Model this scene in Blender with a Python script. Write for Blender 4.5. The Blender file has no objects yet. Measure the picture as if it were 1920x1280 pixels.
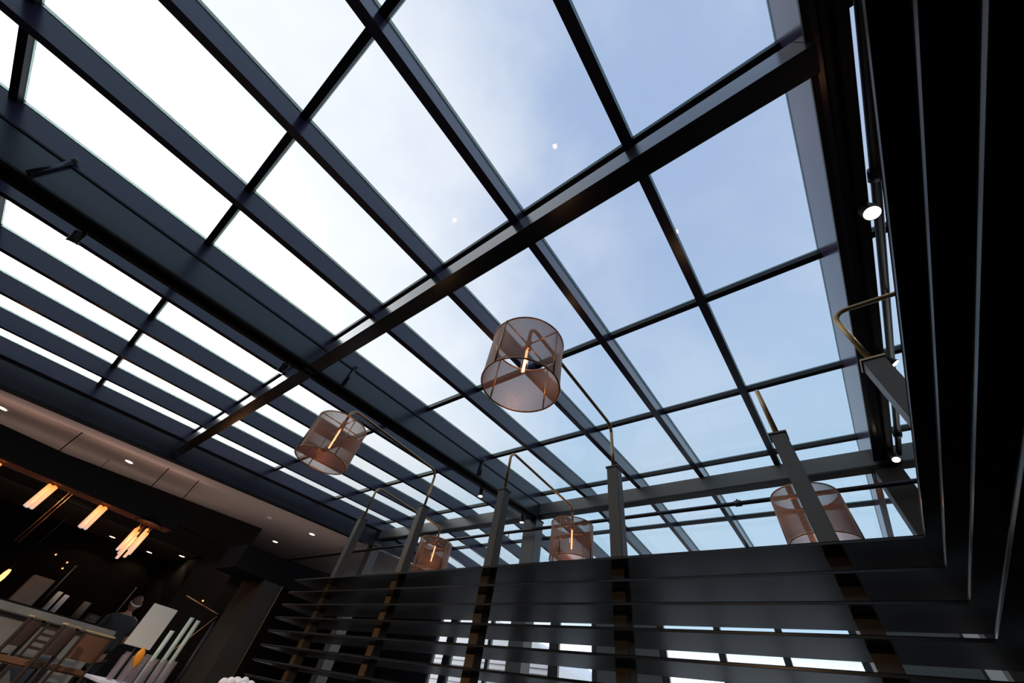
import bpy, bmesh, math, random
from mathutils import Vector, Matrix
random.seed(7)
C = bpy.context.scene.collection
PI = math.pi
EZ = 1.0            # eye height above the floor
H = 3.2             # height of the rafters' underside above the eye (at y = 0)
T = math.tan(.0675) # pitch of the glass roof
YR = 2.0 * H        # ridge
T2 = -.035          # pitch beyond the ridge

# ------------------------------------------------------------------ materials
def mat(name, col, rough=.5, metal=0., var=.12, scale=6., bump=0., spec=.5, emit=None, estr=0., stretch=None):
    m = bpy.data.materials.new(name); m.use_nodes = True
    nt = m.node_tree; b = nt.nodes['Principled BSDF']
    tc = nt.nodes.new('ShaderNodeTexCoord'); mp = nt.nodes.new('ShaderNodeMapping')
    nz = nt.nodes.new('ShaderNodeTexNoise'); nz.inputs['Scale'].default_value = scale; nz.inputs['Detail'].default_value = 4
    if stretch: mp.inputs['Scale'].default_value = stretch
    nt.links.new(tc.outputs['Object'], mp.inputs['Vector']); nt.links.new(mp.outputs['Vector'], nz.inputs['Vector'])
    mx = nt.nodes.new('ShaderNodeMix'); mx.data_type = 'RGBA'
    a = tuple(max(0, c*(1-var)) for c in col); d = tuple(min(1, c*(1+var)) for c in col)
    mx.inputs['A'].default_value = (*a, 1); mx.inputs['B'].default_value = (*d, 1)
    nt.links.new(nz.outputs['Fac'], mx.inputs['Factor']); nt.links.new(mx.outputs['Result'], b.inputs['Base Color'])
    b.inputs['Roughness'].default_value = rough; b.inputs['Metallic'].default_value = metal
    b.inputs['Specular IOR Level'].default_value = spec
    if bump:
        bp = nt.nodes.new('ShaderNodeBump'); bp.inputs['Strength'].default_value = bump; bp.inputs['Distance'].default_value = .01
        nt.links.new(nz.outputs['Fac'], bp.inputs['Height']); nt.links.new(bp.outputs['Normal'], b.inputs['Normal'])
    if emit:
        b.inputs['Emission Color'].default_value = (*emit, 1); b.inputs['Emission Strength'].default_value = estr
    return m
M = {}
M['steel'] = mat('painted_steel', (.027, .019, .046), .22, 0, .15, 3, spec=.6)
M['girder'] = mat('girder_paint', (.016, .017, .024), .24, 0, .15, 3, spec=.6)
M['gasket'] = mat('glazing_gasket', (.10, .13, .13), .5)
nt_ = M['gasket'].node_tree; t_ = nt_.nodes.new('ShaderNodeBsdfTransparent'); t_.inputs['Color'].default_value = (.62, .72, .70, 1)
m_ = nt_.nodes.new('ShaderNodeMixShader'); m_.inputs[0].default_value = .62; o_ = nt_.nodes['Material Output']
nt_.links.new(nt_.nodes['Principled BSDF'].outputs[0], m_.inputs[1]); nt_.links.new(t_.outputs[0], m_.inputs[2]); nt_.links.new(m_.outputs[0], o_.inputs[0])
M['blacksteel'] = mat('black_steel', (.006, .006, .006), .45, 0, .2, 4, spec=.3)
M['slat'] = mat('slat_laminate', (.009, .0078, .0075), .27, 0, .12, 2, spec=.4, stretch=(1, 1, 1))
M['post'] = mat('post_paint', (.10, .082, .062), .4, 0, .15, 5)
M['brass'] = mat('brushed_brass', (.42, .28, .14), .35, 1, .1, 30)
M['lit_brass'] = mat('brass_lit_from_above', (.80, .62, .34), .3, .5, .08, 30)  # stool caps: light from above put into a lighter brass colour
M['copper'] = mat('copper_brass', (.55, .27, .13), .35, 1, .1, 30)
M['white_ceiling'] = mat('painted_ceiling', (.34, .30, .29), .8, 0, .05, 1)
M['dark_ceiling'] = mat('dark_soffit', (.34, .28, .25), .8, 0, .06, 1)
M['dark_wall'] = mat('dark_wall', (.007, .0045, .0035), .7, 0, .3, 2, bump=.1, spec=.2)
M['brown_column'] = mat('brown_column', (.026, .020, .015), .6, 0, .12, 4, spec=.3)
M['column'] = mat('column_cladding', (.09, .088, .080), .35, 0, .06, 4)
M['floor'] = mat('floor_tiles', (.045, .035, .03), .45, 0, .3, 1.2)
M['frame'] = mat('window_frame', (.014, .016, .018), .4)
M['panel'] = mat('wall_panel', (.10, .11, .105), .5, 0, .3, 1.5, stretch=(.3, 1, 9))
M['stone'] = mat('grey_stone', (.20, .195, .19), .45, 0, .35, 2.5)
M['darkwood'] = mat('dark_wood', (.035, .022, .016), .4, 0, .35, 4, stretch=(1, 1, .1))
M['leather'] = mat('brown_leather', (.13, .062, .035), .4, 0, .2, 10, bump=.15)
M['felt'] = mat('matt_black_paint', (.0035, .0032, .003), .8, 0, .2, 8, spec=.12)
M['dull_copper'] = mat('dull_copper', (.10, .035, .018), .5, .4, .2, 8)
M['gold'] = mat('warm_wood_rung', (.75, .42, .10), .35, 0, .2, 5)
M['white'] = mat('white_board', (.72, .71, .68), .6, 0, .04, 3)
M['linen'] = mat('white_linen', (.70, .70, .80), .7, 0, .06, 8, bump=.2)
M['mint'] = mat('pale_green_glass', (.50, .62, .56), .15, 0, .1, 5)
M['black_cloth'] = mat('black_cotton', (.018, .018, .020), .9, 0, .25, 12, bump=.3)
M['skin'] = mat('skin', (.33, .16, .10), .5, 0, .08, 10)
M['hair'] = mat('dark_brown_hair', (.05, .022, .012), .5, 0, .4, 40, stretch=(1, 1, .1))
M['orange'] = mat('orange_cloth', (.85, .30, .01), .6, 0, .1, 10)
M['siding'] = mat('pale_siding', (.92, .91, .92), .7, 0, .04, 2)
M['red'] = mat('red_paint', (.65, .03, .08), .5)
M['ground'] = mat('pale_paving', (.40, .39, .38), .9, 0, .1, 1)
M['petal'] = mat('white_petals', (.82, .76, .78), .7, 0, .15, 30)
M['green'] = mat('leaf_green', (.05, .12, .03), .5, 0, .3, 12)
M['tan'] = mat('tan_ceramic', (.17, .14, .12), .5)
M['pipe'] = mat('pipe_paint', (.020, .016, .018), .38, 0, .2, 6)

def emis(name, col, s):
    m = bpy.data.materials.new(name); m.use_nodes = True
    nt = m.node_tree; nt.nodes.remove(nt.nodes['Principled BSDF'])
    e = nt.nodes.new('ShaderNodeEmission'); e.inputs['Color'].default_value = (*col, 1); e.inputs['Strength'].default_value = s
    nt.links.new(e.outputs[0], nt.nodes['Material Output'].inputs[0]); return m
M['lamp_warm'] = emis('downlight_lens', (1, .72, .48), 9)
M['spot_lens'] = emis('spot_lens', (1, .80, .60), 14)
M['filament'] = emis('filament', (1, .50, .32), 7)
M['ember'] = emis('small_amber_lamp', (1, .35, .12), 3)

def glass(name, tint=(.965, .975, .98), rough=.02, fac=.04):
    m = bpy.data.materials.new(name); m.use_nodes = True
    nt = m.node_tree; nt.nodes.remove(nt.nodes['Principled BSDF']); out = nt.nodes['Material Output']
    tr = nt.nodes.new('ShaderNodeBsdfTransparent'); tr.inputs['Color'].default_value = (*tint, 1)
    gl = nt.nodes.new('ShaderNodeBsdfGlossy'); gl.inputs['Roughness'].default_value = rough
    nz = nt.nodes.new('ShaderNodeTexNoise'); nz.inputs['Scale'].default_value = 1.5
    rr = nt.nodes.new('ShaderNodeMapRange'); rr.inputs['To Min'].default_value = rough*.5; rr.inputs['To Max'].default_value = rough*1.5
    nt.links.new(nz.outputs['Fac'], rr.inputs['Value']); nt.links.new(rr.outputs[0], gl.inputs['Roughness'])
    lw = nt.nodes.new('ShaderNodeLayerWeight'); lw.inputs['Blend'].default_value = .5
    pw = nt.nodes.new('ShaderNodeMath'); pw.operation = 'POWER'; pw.inputs[1].default_value = 5; nt.links.new(lw.outputs['Facing'], pw.inputs[0])
    fr = nt.nodes.new('ShaderNodeMapRange'); fr.inputs['To Min'].default_value = fac*.5; fr.inputs['To Max'].default_value = .9; nt.links.new(pw.outputs[0], fr.inputs['Value'])
    mx = nt.nodes.new('ShaderNodeMixShader')
    nt.links.new(fr.outputs[0], mx.inputs[0]); nt.links.new(tr.outputs[0], mx.inputs[1]); nt.links.new(gl.outputs[0], mx.inputs[2])
    nt.links.new(mx.outputs[0], out.inputs[0]); return m
M['glass'] = glass('roof_glass')
M['winglass'] = glass('window_glass')
M['amber_glass'] = glass('amber_bulb_glass', (1., .74, .55), .05)
M['drink_glass'] = glass('drinking_glass', (.80, .74, .76), .2)
nt_ = M['drink_glass'].node_tree; d_ = nt_.nodes.new('ShaderNodeBsdfDiffuse'); d_.inputs['Color'].default_value = (.8, .72, .74, 1)
m_ = nt_.nodes.new('ShaderNodeMixShader'); m_.inputs[0].default_value = .12; o_ = nt_.nodes['Material Output']
nt_.links.new(o_.inputs[0].links[0].from_socket, m_.inputs[1]); nt_.links.new(d_.outputs[0], m_.inputs[2]); nt_.links.new(m_.outputs[0], o_.inputs[0])

def mesh_metal():
    # woven copper-coloured wire mesh: the wires cover more of the view the flatter one looks across it
    m = bpy.data.materials.new('copper_wire_mesh'); m.use_nodes = True
    nt = m.node_tree; b = nt.nodes['Principled BSDF']; out = nt.nodes['Material Output']
    nz = nt.nodes.new('ShaderNodeTexNoise'); nz.inputs['Scale'].default_value = 60
    mx0 = nt.nodes.new('ShaderNodeMix'); mx0.data_type = 'RGBA'
    mx0.inputs['A'].default_value = (.11, .052, .027, 1); mx0.inputs['B'].default_value = (.16, .078, .042, 1)
    nt.links.new(nz.outputs['Fac'], mx0.inputs['Factor']); nt.links.new(mx0.outputs['Result'], b.inputs['Base Color'])
    b.inputs['Roughness'].default_value = .45; b.inputs['Metallic'].default_value = .35
    tl = nt.nodes.new('ShaderNodeBsdfTranslucent'); tl.inputs['Color'].default_value = (.30, .19, .16, 1)
    ml = nt.nodes.new('ShaderNodeMixShader'); ml.inputs[0].default_value = .14
    nt.links.new(b.outputs[0], ml.inputs[1]); nt.links.new(tl.outputs[0], ml.inputs[2])
    tr = nt.nodes.new('ShaderNodeBsdfTransparent')
    lw = nt.nodes.new('ShaderNodeLayerWeight'); lw.inputs['Blend'].default_value = .5
    mr = nt.nodes.new('ShaderNodeMapRange'); mr.inputs['From Min'].default_value = 0; mr.inputs['From Max'].default_value = .85
    mr.inputs['To Min'].default_value = .65; mr.inputs['To Max'].default_value = .97
    mx = nt.nodes.new('ShaderNodeMixShader')
    nt.links.new(lw.outputs['Facing'], mr.inputs['Value']); nt.links.new(mr.outputs[0], mx.inputs[0])
    nt.links.new(tr.outputs[0], mx.inputs[1]); nt.links.new(ml.outputs[0], mx.inputs[2]); nt.links.new(mx.outputs[0], out.inputs[0])
    return m
M['mesh'] = mesh_metal()

def tube_glow():
    # glass rods lit by a lamp at their top: glow runs from amber to pink-white along the rod
    m = bpy.data.materials.new('lit_glass_rod'); m.use_nodes = True
    nt = m.node_tree; b = nt.nodes['Principled BSDF']
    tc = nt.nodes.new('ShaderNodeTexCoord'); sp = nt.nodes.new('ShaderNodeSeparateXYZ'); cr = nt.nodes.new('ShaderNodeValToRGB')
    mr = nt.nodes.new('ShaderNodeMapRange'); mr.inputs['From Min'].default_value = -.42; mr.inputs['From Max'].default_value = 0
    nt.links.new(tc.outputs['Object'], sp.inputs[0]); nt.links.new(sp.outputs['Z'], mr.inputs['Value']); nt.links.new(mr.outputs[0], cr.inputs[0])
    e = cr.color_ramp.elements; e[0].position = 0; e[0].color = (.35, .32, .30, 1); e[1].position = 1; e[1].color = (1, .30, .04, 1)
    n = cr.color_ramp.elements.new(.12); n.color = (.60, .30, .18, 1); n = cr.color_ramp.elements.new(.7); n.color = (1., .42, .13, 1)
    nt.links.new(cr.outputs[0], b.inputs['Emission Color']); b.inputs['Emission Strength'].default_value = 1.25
    b.inputs['Base Color'].default_value = (.5, .4, .35, 1); b.inputs['Roughness'].default_value = .15
    return m
M['rod'] = tube_glow()

# ------------------------------------------------------------------ helpers (all coordinates relative to the eye; z is lifted by EZ on linking)
def box(bm, x0, x1, y0, y1, z0, z1, mi=0, bev=0):
    vs = [bm.verts.new(p) for p in ((x0,y0,z0),(x1,y0,z0),(x1,y1,z0),(x0,y1,z0),(x0,y0,z1),(x1,y0,z1),(x1,y1,z1),(x0,y1,z1))]
    fs = [bm.faces.new([vs[i] for i in q]) for q in ((0,3,2,1),(4,5,6,7),(0,1,5,4),(1,2,6,5),(2,3,7,6),(3,0,4,7))]
    for f in fs: f.material_index = mi
    if bev:
        ed = {e for f in fs for e in f.edges}
        bmesh.ops.bevel(bm, geom=list(ed), offset=bev, segments=2, affect='EDGES')
def hexa(bm, pts, mi=0):
    vs = [bm.verts.new(p) for p in pts]
    for q in ((0,3,2,1),(4,5,6,7),(0,1,5,4),(1,2,6,5),(2,3,7,6),(3,0,4,7)):
        bm.faces.new([vs[i] for i in q]).material_index = mi
def sweepY(bm, x0, x1, fb, ft, ys, mi=0):
    # a bar running along y between x0 and x1 with lower / upper height functions
    rings = [[bm.verts.new((x, y, f(y))) for x, f in ((x0, fb), (x1, fb), (x1, ft), (x0, ft))] for y in ys]
    for a, b in zip(rings, rings[1:]):
        for i in range(4):
            bm.faces.new((a[i], b[i], b[(i+1)%4], a[(i+1)%4])).material_index = mi
    bm.faces.new(rings[0]).material_index = mi; bm.faces.new(rings[-1][::-1]).material_index = mi
def tube(bm, pts, r, n=12, mi=0, caps=True):
    pts = [Vector(p) for p in pts]; rs = r if isinstance(r, (list, tuple)) else [r]*len(pts)
    rings = []; up = None
    for i, p in enumerate(pts):
        d = (pts[min(i+1, len(pts)-1)] - pts[max(i-1, 0)]).normalized()
        if up is None: up = d.orthogonal().normalized()
        up = (up - d*up.dot(d)).normalized(); s = d.cross(up)
        rings.append([bm.verts.new(p + rs[i]*(math.cos(a)*up + math.sin(a)*s)) for a in [2*PI*k/n for k in range(n)]])
    for a, b in zip(rings, rings[1:]):
        for k in range(n):
            f = bm.faces.new((a[k], a[(k+1)%n], b[(k+1)%n], b[k])); f.material_index = mi; f.smooth = True
    if caps:
        bm.faces.new(rings[0][::-1]).material_index = mi; bm.faces.new(rings[-1]).material_index = mi
def lathe(bm, c, prof, n=24, mi=0, smooth=True):
    rings = [[bm.verts.new((c[0]+r*math.cos(2*PI*k/n), c[1]+r*math.sin(2*PI*k/n), c[2]+z)) for k in range(n)] for r, z in prof]
    for a, b in zip(rings, rings[1:]):
        for k in range(n):
            f = bm.faces.new((a[k], a[(k+1)%n], b[(k+1)%n], b[k])); f.material_index = mi; f.smooth = smooth
    return rings
def torus(bm, c, R, r, n=40, m=8):
    P = [(c[0]+R*math.cos(a), c[1]+R*math.sin(a), c[2]) for a in [2*PI*k/n for k in range(n)]]
    rings = []
    for k in range(n):
        a = 2*PI*k/n
        rings.append([bm.verts.new((c[0]+(R+r*math.cos(t))*math.cos(a), c[1]+(R+r*math.cos(t))*math.sin(a), c[2]+r*math.sin(t))) for t in [2*PI*j/m for j in range(m)]])
    for k in range(n):
        a, b = rings[k], rings[(k+1)%n]
        for j in range(m):
            f = bm.faces.new((a[j], b[j], b[(j+1)%m], a[(j+1)%m])); f.smooth = True
def arc(c, a0, a1, r, u, v, n=8):
    c, u, v = Vector(c), Vector(u), Vector(v)
    return [c + r*(math.cos(a0+(a1-a0)*i/n)*u + math.sin(a0+(a1-a0)*i/n)*v) for i in range(n+1)]
def NB(): return bmesh.new()
def obj(name, bm, m, parent=None, **kw):
    me = bpy.data.meshes.new(name)
    off = Vector((0, 0, EZ))
    if parent is not None and 'local' not in kw:
        w = Vector(parent['_w']) if '_w' in parent else parent.location
        off = Vector((0, 0, EZ)) - w
    if 'local' in kw: off = Vector((0, 0, 0)); kw.pop('local')
    bmesh.ops.translate(bm, verts=bm.verts, vec=off)
    bmesh.ops.recalc_face_normals(bm, faces=bm.faces)
    bm.to_mesh(me); bm.free()
    for mm in (m if isinstance(m, (list, tuple)) else [m]): me.materials.append(M[mm])
    o = bpy.data.objects.new(name, me); C.objects.link(o)
    if parent is not None:
        o.parent = parent
        o['_w'] = list(Vector(parent['_w']) if '_w' in parent else parent.location)
    for k, v in kw.items(): o[k] = v
    return o
def thing(name, label, cat, loc=(0, 0, 0), rz=0, group=None):
    o = bpy.data.objects.new(name, None); C.objects.link(o); o.empty_display_size = .1
    o.location = (loc[0], loc[1], loc[2] + EZ); o.rotation_euler = (0, 0, rz)
    o['label'] = label; o['category'] = cat
    if group: o['group'] = group
    return o
def tag(o, label, cat, group=None):
    o['label'] = label; o['category'] = cat
    if group: o['group'] = group
    return o
def struct(name, bm, m, parent=None):
    o = obj(name, bm, m, parent)
    if parent is None: o['kind'] = 'structure'
    return o
def dup(root, loc, rz=0, label=None, group=None, cat=None):
    def rec(o, par):
        c = o.copy(); C.objects.link(c)
        if par is not None: c.parent = par
        for ch in list(o.children): rec(ch, c)
        return c
    r = rec(root, None)
    r.location = (loc[0], loc[1], loc[2] + EZ); r.rotation_euler = (0, 0, rz)
    if label: r['label'] = label
    if group: r['group'] = group
    return r
def lbox(name, dims, m, parent, bev=0, **kw):
    bm = NB(); box(bm, *dims, bev=bev); return obj(name, bm, m, parent, **kw)

def zb(y): return H + T*y if y < YR else H + T*YR + T2*(y-YR)      # underside of the rafters

# ------------------------------------------------------------------ glass roof
RAF = .3555*H; RW = .026*H
XL = lambda k: (-.0295 - .3555*k)*H        # left side of rafter k
KS = range(-3, 11)
Y0, Y1 = -2.2*H, 3.26*H
roof = thing('glass_roof', 'large pitched glass roof of dark blue-grey rafters and thin cross bars over the dining room', 'glass roof', (0, 0, 0))
for k in KS:
    bm = NB(); x = XL(k)
    sweepY(bm, x, x+RW, zb, lambda y: zb(y)+.078*H, (Y0, YR, Y1))
    sweepY(bm, x-.004, x+RW+.016, lambda y: zb(y)+.0785*H, lambda y: zb(y)+.0835*H, (Y0, YR, Y1), 1)
    obj('rafter', bm, ['steel', 'gasket'], roof)
XA, XB = XL(10), XL(-3)+RW
for yc in (-2.03, -1.45, -.87, -.312, .256, .855, 1.418, 1.983, 2.60):
    bm = NB(); yc *= H; w = .0105*H
    f = zb(yc)
    # cut between rafters so that each bar sits in its bay
    for k in list(KS)[1:]:
        xa, xb = XL(k)+RW, XL(k-1)
        box(bm, xa, xb, yc-w, yc+w, f+.062*H, f+.079*H)
        box(bm, xa, xb, yc-w-.005, yc+w+.005, f+.079*H, f+.0835*H, 1)
    obj('cross_bar', bm, ['blacksteel', 'gasket'], roof)
bm = NB()
sweepY(bm, XA, XB, lambda y: zb(y)+.0845*H, lambda y: zb(y)+.0875*H, (Y0, YR, Y1))
obj('glazing', bm, 'glass', roof)

# ------------------------------------------------------------------ steel beams
tie = thing('cross_beam', 'broad black steel beam crossing the whole glass roof on the diagonal', 'steel beam', (0, .27*H, .914*H))
bm = NB(); xa, xb = -3.2*H, .3258*H
box(bm, xa, xb, .245*H, .297*H, .914*H, 1.0152*H, bev=.003)
obj('beam_body', bm, 'girder', tie)
bm = NB()
for k in range(0, 10):
    x = XL(k)+RW/2; box(bm, x-.05, x+.05, .255*H, .285*H, 1.0153*H, zb(.27*H)-.002)
obj('packing_plate', bm, 'blacksteel', tie)
rid = thing('ridge_beam', 'grey steel ridge beam on columns, behind the post lamps', 'steel beam', (0, 2*H, 1.05*H))
bm = NB(); box(bm, -3.2*H, 1.1*H, 1.979*H, 2.02*H, 1.0575*H, zb(YR)-.006)
obj('beam_web', bm, 'column', rid)
bm = NB(); box(bm, -3.2*H, 1.1*H, 1.972*H, 2.027*H, 1.0475*H, 1.0573*H, bev=.003)
obj('flange', bm, 'blacksteel', rid)

gl = thing('side_girder', 'deep dark box girder left of the bay with a lighting track under it', 'steel beam', (-1.47*H, 0, .89*H))
gb = lambda y: .893*H + .078*y
bm = NB(); sweepY(bm, -1.51*H, -1.4262*H, gb, lambda y: zb(y)-.003, (Y0, .244*H)); sweepY(bm, -1.51*H, -1.4262*H, gb, lambda y: zb(y)-.003, (.298*H, 1.971*H))
obj('girder_body', bm, 'girder', gl)
bm = NB()
for x0, x1 in ((-1.512, -1.492), (-1.478, -1.458), (-1.446, -1.426)):
    sweepY(bm, x0*H, x1*H, lambda y: gb(y)-.022, lambda y: gb(y)-.001, (Y0, .244*H))
    sweepY(bm, x0*H, x1*H, lambda y: gb(y)-.022, lambda y: gb(y)-.001, (.298*H, 1.97*H))
obj('bottom_flange', bm, 'blacksteel', gl)
bm = NB(); sweepY(bm, -1.4245*H, -1.4215*H, lambda y: zb(y)-.03, lambda y: zb(y)-.008, (Y0, .244*H))
sweepY(bm, -1.4245*H, -1.4215*H, lambda y: zb(y)-.03, lambda y: zb(y)-.008, (.298*H, 1.97*H))
obj('edge_trim', bm, 'blacksteel', gl)

gr = thing('edge_girder', 'black steel edge girder along the right side of the glass roof', 'steel beam', (.36*H, 0, .95*H))
gz = lambda y: .948*zb(y) if y < YR else .948*zb(YR)+T2*(y-YR)
bm = NB(); sweepY(bm, .32602*H, .394*H, gz, lambda y: zb(y)-.0002, (Y0, 1.971*H)); obj('girder_body', bm, 'steel', gr)
bm = NB()
for x0, x1 in ((.3262, .338), (.352, .362), (.376, .394)):
    sweepY(bm, x0*H, x1*H, lambda y: gz(y)-.018, lambda y: gz(y)-.001, (Y0, 1.97*H))
obj('bottom_flange', bm, 'blacksteel', gr)

fb = lambda y: .869*H + T*y
# fascia between glass roof and ceiling
bm = NB(); sweepY(bm, -3.29*H, -3.2315*H, fb, lambda y: zb(y)+.09*H, (Y0, YR, Y1)); struct('trim_1', bm, 'girder')
bm = NB(); sweepY(bm, -3.2312*H, -3.222*H, lambda y: zb(y)-.03, lambda y: zb(y)-.004, (Y0, .244*H)); sweepY(bm, -3.2312*H, -3.222*H, lambda y: zb(y)-.03, lambda y: zb(y)-.004, (.298*H, 1.97*H)); struct('trim_2', bm, 'blacksteel')
bm = NB(); sweepY(bm, -3.2312*H, -3.224*H, lambda y: fb(y)-.01, lambda y: fb(y)+.03, (Y0, YR, Y1)); struct('trim_3', bm, 'blacksteel')

# ------------------------------------------------------------------ columns
def column(x0, x1, y0, y1, z1, label, m='column'):
    t = thing('steel_column', label, 'column', ((x0+x1)/2, (y0+y1)/2, -EZ))
    bm = NB(); box(bm, x0, x1, y0, y1, -EZ+.03, z1-.02, bev=.006); obj('shaft', bm, m, t)
    bm = NB(); box(bm, x0-.03, x1+.03, y0-.03, y1+.03, -EZ+.002, -EZ+.03); obj('base_plate', bm, 'blacksteel', t)
    bm = NB(); box(bm, x0-.012, x1+.012, y0-.012, y1+.012, z1-.02, z1-.001); obj('cap_plate', bm, 'blacksteel', t)
    return t
zc = 1.0475*H
column(-4.95, -4.63, 6.33, 6.60, zc, 'square column under the ridge beam, seen left of the middle copper shade')
column(1.0, 1.28, 6.33, 6.60, zc, 'square column under the ridge beam at the far right end of the bay', 'brown_column')
column(-10.6, -10.34, 6.33, 6.60, zc, 'square column under the ridge beam next to the white ceiling')
# brown clad column left of the slatted screen
t = thing('clad_column', 'wide dark brown clad column between the bar and the slatted screen', 'column', (-7.4, 3.0, -EZ))
bm = NB(); box(bm, -7.95, -7.15, 2.79, 3.11, -EZ+.002, 1.119, bev=.004); obj('shaft', bm, 'brown_column', t)
bm = NB(); box(bm, -7.149, -7.139, 3.10, 3.115, -EZ+.002, 1.118); obj('corner_trim', bm, 'brass', t)

bm = NB(); box(bm, -7.9, -7.15, 2.27, 4.4, 1.121, 1.445); tag(obj('black_header', bm, 'felt'), 'black boxed-in header beam resting on the brown clad column', 'beam')

# ------------------------------------------------------------------ room shell
bm = NB(); box(bm, -18, 4.2, -8, 9.6, -EZ-.1, -EZ); struct('floor', bm, 'floor')
YW = 9.3
wall_front_z = 3.62
# walls
bm = NB(); box(bm, -18, 4.2, -8.1, -8, -EZ, 3.4); struct('wall_back', bm, 'dark_wall')
bm = NB(); box(bm, 4.1, 4.2, -8, 9.3, -EZ, 3.9); struct('wall_right', bm, 'dark_wall')
bm = NB(); box(bm, -15.9, -15.8, -8, 9.3, -EZ, 3.5); struct('wall_left', bm, 'dark_wall')
# ceiling over the bar (sloping) and lower soffit
bm = NB(); sweepY(bm, -15.8, -3.292*H, fb, lambda y: fb(y)+.1, (-7.99, 9.3)); struct('ceiling', bm, 'white_ceiling')
bm = NB(); box(bm, -15.79, -13.1, -7.99, 3.3, 2.0, 2.03); struct('trim_4', bm, 'dark_ceiling')
bm = NB(); box(bm, -13.1, -13.0, -7.99, 3.3, 1.98, 2.36)
sweepY(bm, -13.14, -13.0, lambda y: 2.361, lambda y: fb(y)-.004, (-7.99, 4.2)); struct('trim_5', bm, 'dark_wall')
bm = NB(); box(bm, -15.79, -13.0, 3.31, 4.2, -EZ, 2.36); sweepY(bm, -15.79, -13.15, lambda y: 2.361, lambda y: fb(y)-.004, (3.31, 4.2)); struct('trim_6', bm, 'dark_wall')

# front window wall: piers, header, clerestory
segs = [(-9.95, -9.50), (-9.24, -8.62), (-8.56, -7.95), (-7.9, -7.25), (-6.77, -6.02), (-5.81, -4.89), (-3.27, -2.23), (-2.16, -1.18), (-1.12, -.10)]
ZT = 2.44
bm = NB()
edges = [-15.8] + [v for s in segs for v in s] + [4.1]
for a, b in zip(edges[0::2], edges[1::2]):
    box(bm, a, b, YW, YW+.14, -EZ, ZT)
box(bm, -15.8, 4.1, YW, YW+.14, ZT, 2.76)
struct('wall_front', bm, 'frame')
bm = NB(); 
x = -15.8
while x < 4.0:
    box(bm, x, x+.05, YW+.02, YW+.12, 2.761, 3.47); x += 1.04
box(bm, -15.8, 4.1, YW+.02, YW+.12, 3.471, 3.52)
struct('trim_7', bm, 'frame')
bm = NB(); box(bm, -15.75, 4.05, YW+.06, YW+.068, 2.762, 3.47); struct('window_10', bm, 'winglass')
for i, (a, b) in enumerate(segs):
    bm = NB(); box(bm, a, b, YW+.06, YW+.068, -.9, ZT-.001)
    w = struct('window_%d' % (i+1), bm, 'winglass')
    bm = NB()
    for (p, q) in ((a, a+.025), (b-.025, b)): box(bm, p, q, YW+.03, YW+.11, -.95, ZT-.002)
    box(bm, a+.025, b-.025, YW+.03, YW+.11, ZT-.03, ZT-.002); box(bm, a+.025, b-.025, YW+.03, YW+.11, -.95, -.90)
    f = obj('window_frame', bm, 'frame', w)
bm = NB()
for a, b in ((-4.76, -3.95), (-3.88, -3.36), (.27, 1.2), (1.7, 2.6)): box(bm, a, b, YW-.03, YW-.001, -EZ, 2.34)
struct('trim_8', bm, 'panel')
bm = NB()
for a, b in ((-3.945, -3.885), (-.02, .03), (1.24, 1.42)): box(bm, a, b, YW-.045, YW-.002, -EZ, 2.42)
struct('trim_9', bm, 'white')
bm = NB(); box(bm, -7.19, -6.82, YW-.04, YW-.001, -EZ, 2.42); struct('trim_10', bm, 'leather')

for x, rr, lb in ((1.33, .055, 'round amber wall light seen between the slats at the lower right'), (1.86, .035, 'small pale wall light right of the amber one at the lower right'), (-4.68, .035, 'small amber wall light seen between the slats near the post with the largest lamp')):
    t = thing('wall_light', lb, 'wall light', (x, YW-.001, 2.62)); bm = NB(); tube(bm, [(x, YW-.046, 2.62), (x, YW-.075, 2.62)], rr+.015, 18); tube(bm, [(x, YW-.001, 2.62), (x, YW-.046, 2.62)], .02, 10); obj('housing', bm, 'brass', t)
    bm = NB(); lathe(bm, (0, 0, 0), [(0, 0), (rr*.7, .008), (rr, .03), (rr, .045), (0, .045)], 18); bmesh.ops.transform(bm, matrix=Matrix.Translation((x, YW-.122, 2.62)) @ Matrix.Rotation(-PI/2, 4, 'X'), verts=bm.verts); obj('lens', bm, 'ember' if x != 1.86 else 'lamp_warm', t)

# outdoors: paving and the pale building with horizontal siding
bm = NB(); box(bm, -40, 40, 9.62, 70, -EZ-.3, -EZ-.1); struct('ground', bm, 'ground')
bl = thing('neighbouring_building', 'pale building with horizontal siding seen through the far left windows', 'building', (-13, 14, -EZ-.1))
bm = NB(); pr = [(-24, -1.1), (-8.75, -1.1), (-8.75, 2.2), (-9.6, 2.75), (-11.5, 3.35), (-13, 3.75), (-16, 3.9), (-24, 3.9)]
a = [bm.verts.new((x, 14, z)) for x, z in pr]; b = [bm.verts.new((x, 18, z)) for x, z in pr]
bm.faces.new(a); bm.faces.new(b[::-1])
for i in range(len(pr)):
    j = (i+1) % len(pr); bm.faces.new((a[i], b[i], b[j], a[j]))
obj('wall', bm, 'siding', bl)
bm = NB(); z = -1.0
while z < 2.2:
    box(bm, -24, -8.76, 13.97, 13.999, z, z+.018); z += .16
obj('siding_board', bm, 'stone', bl, kind='stuff')
tag(lbox('red_sign', (-10.05, -9.85, 13.9, 13.965, 1.15, 1.55), 'red', None), 'small red sign on the pale siding outside the windows', 'sign')

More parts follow.
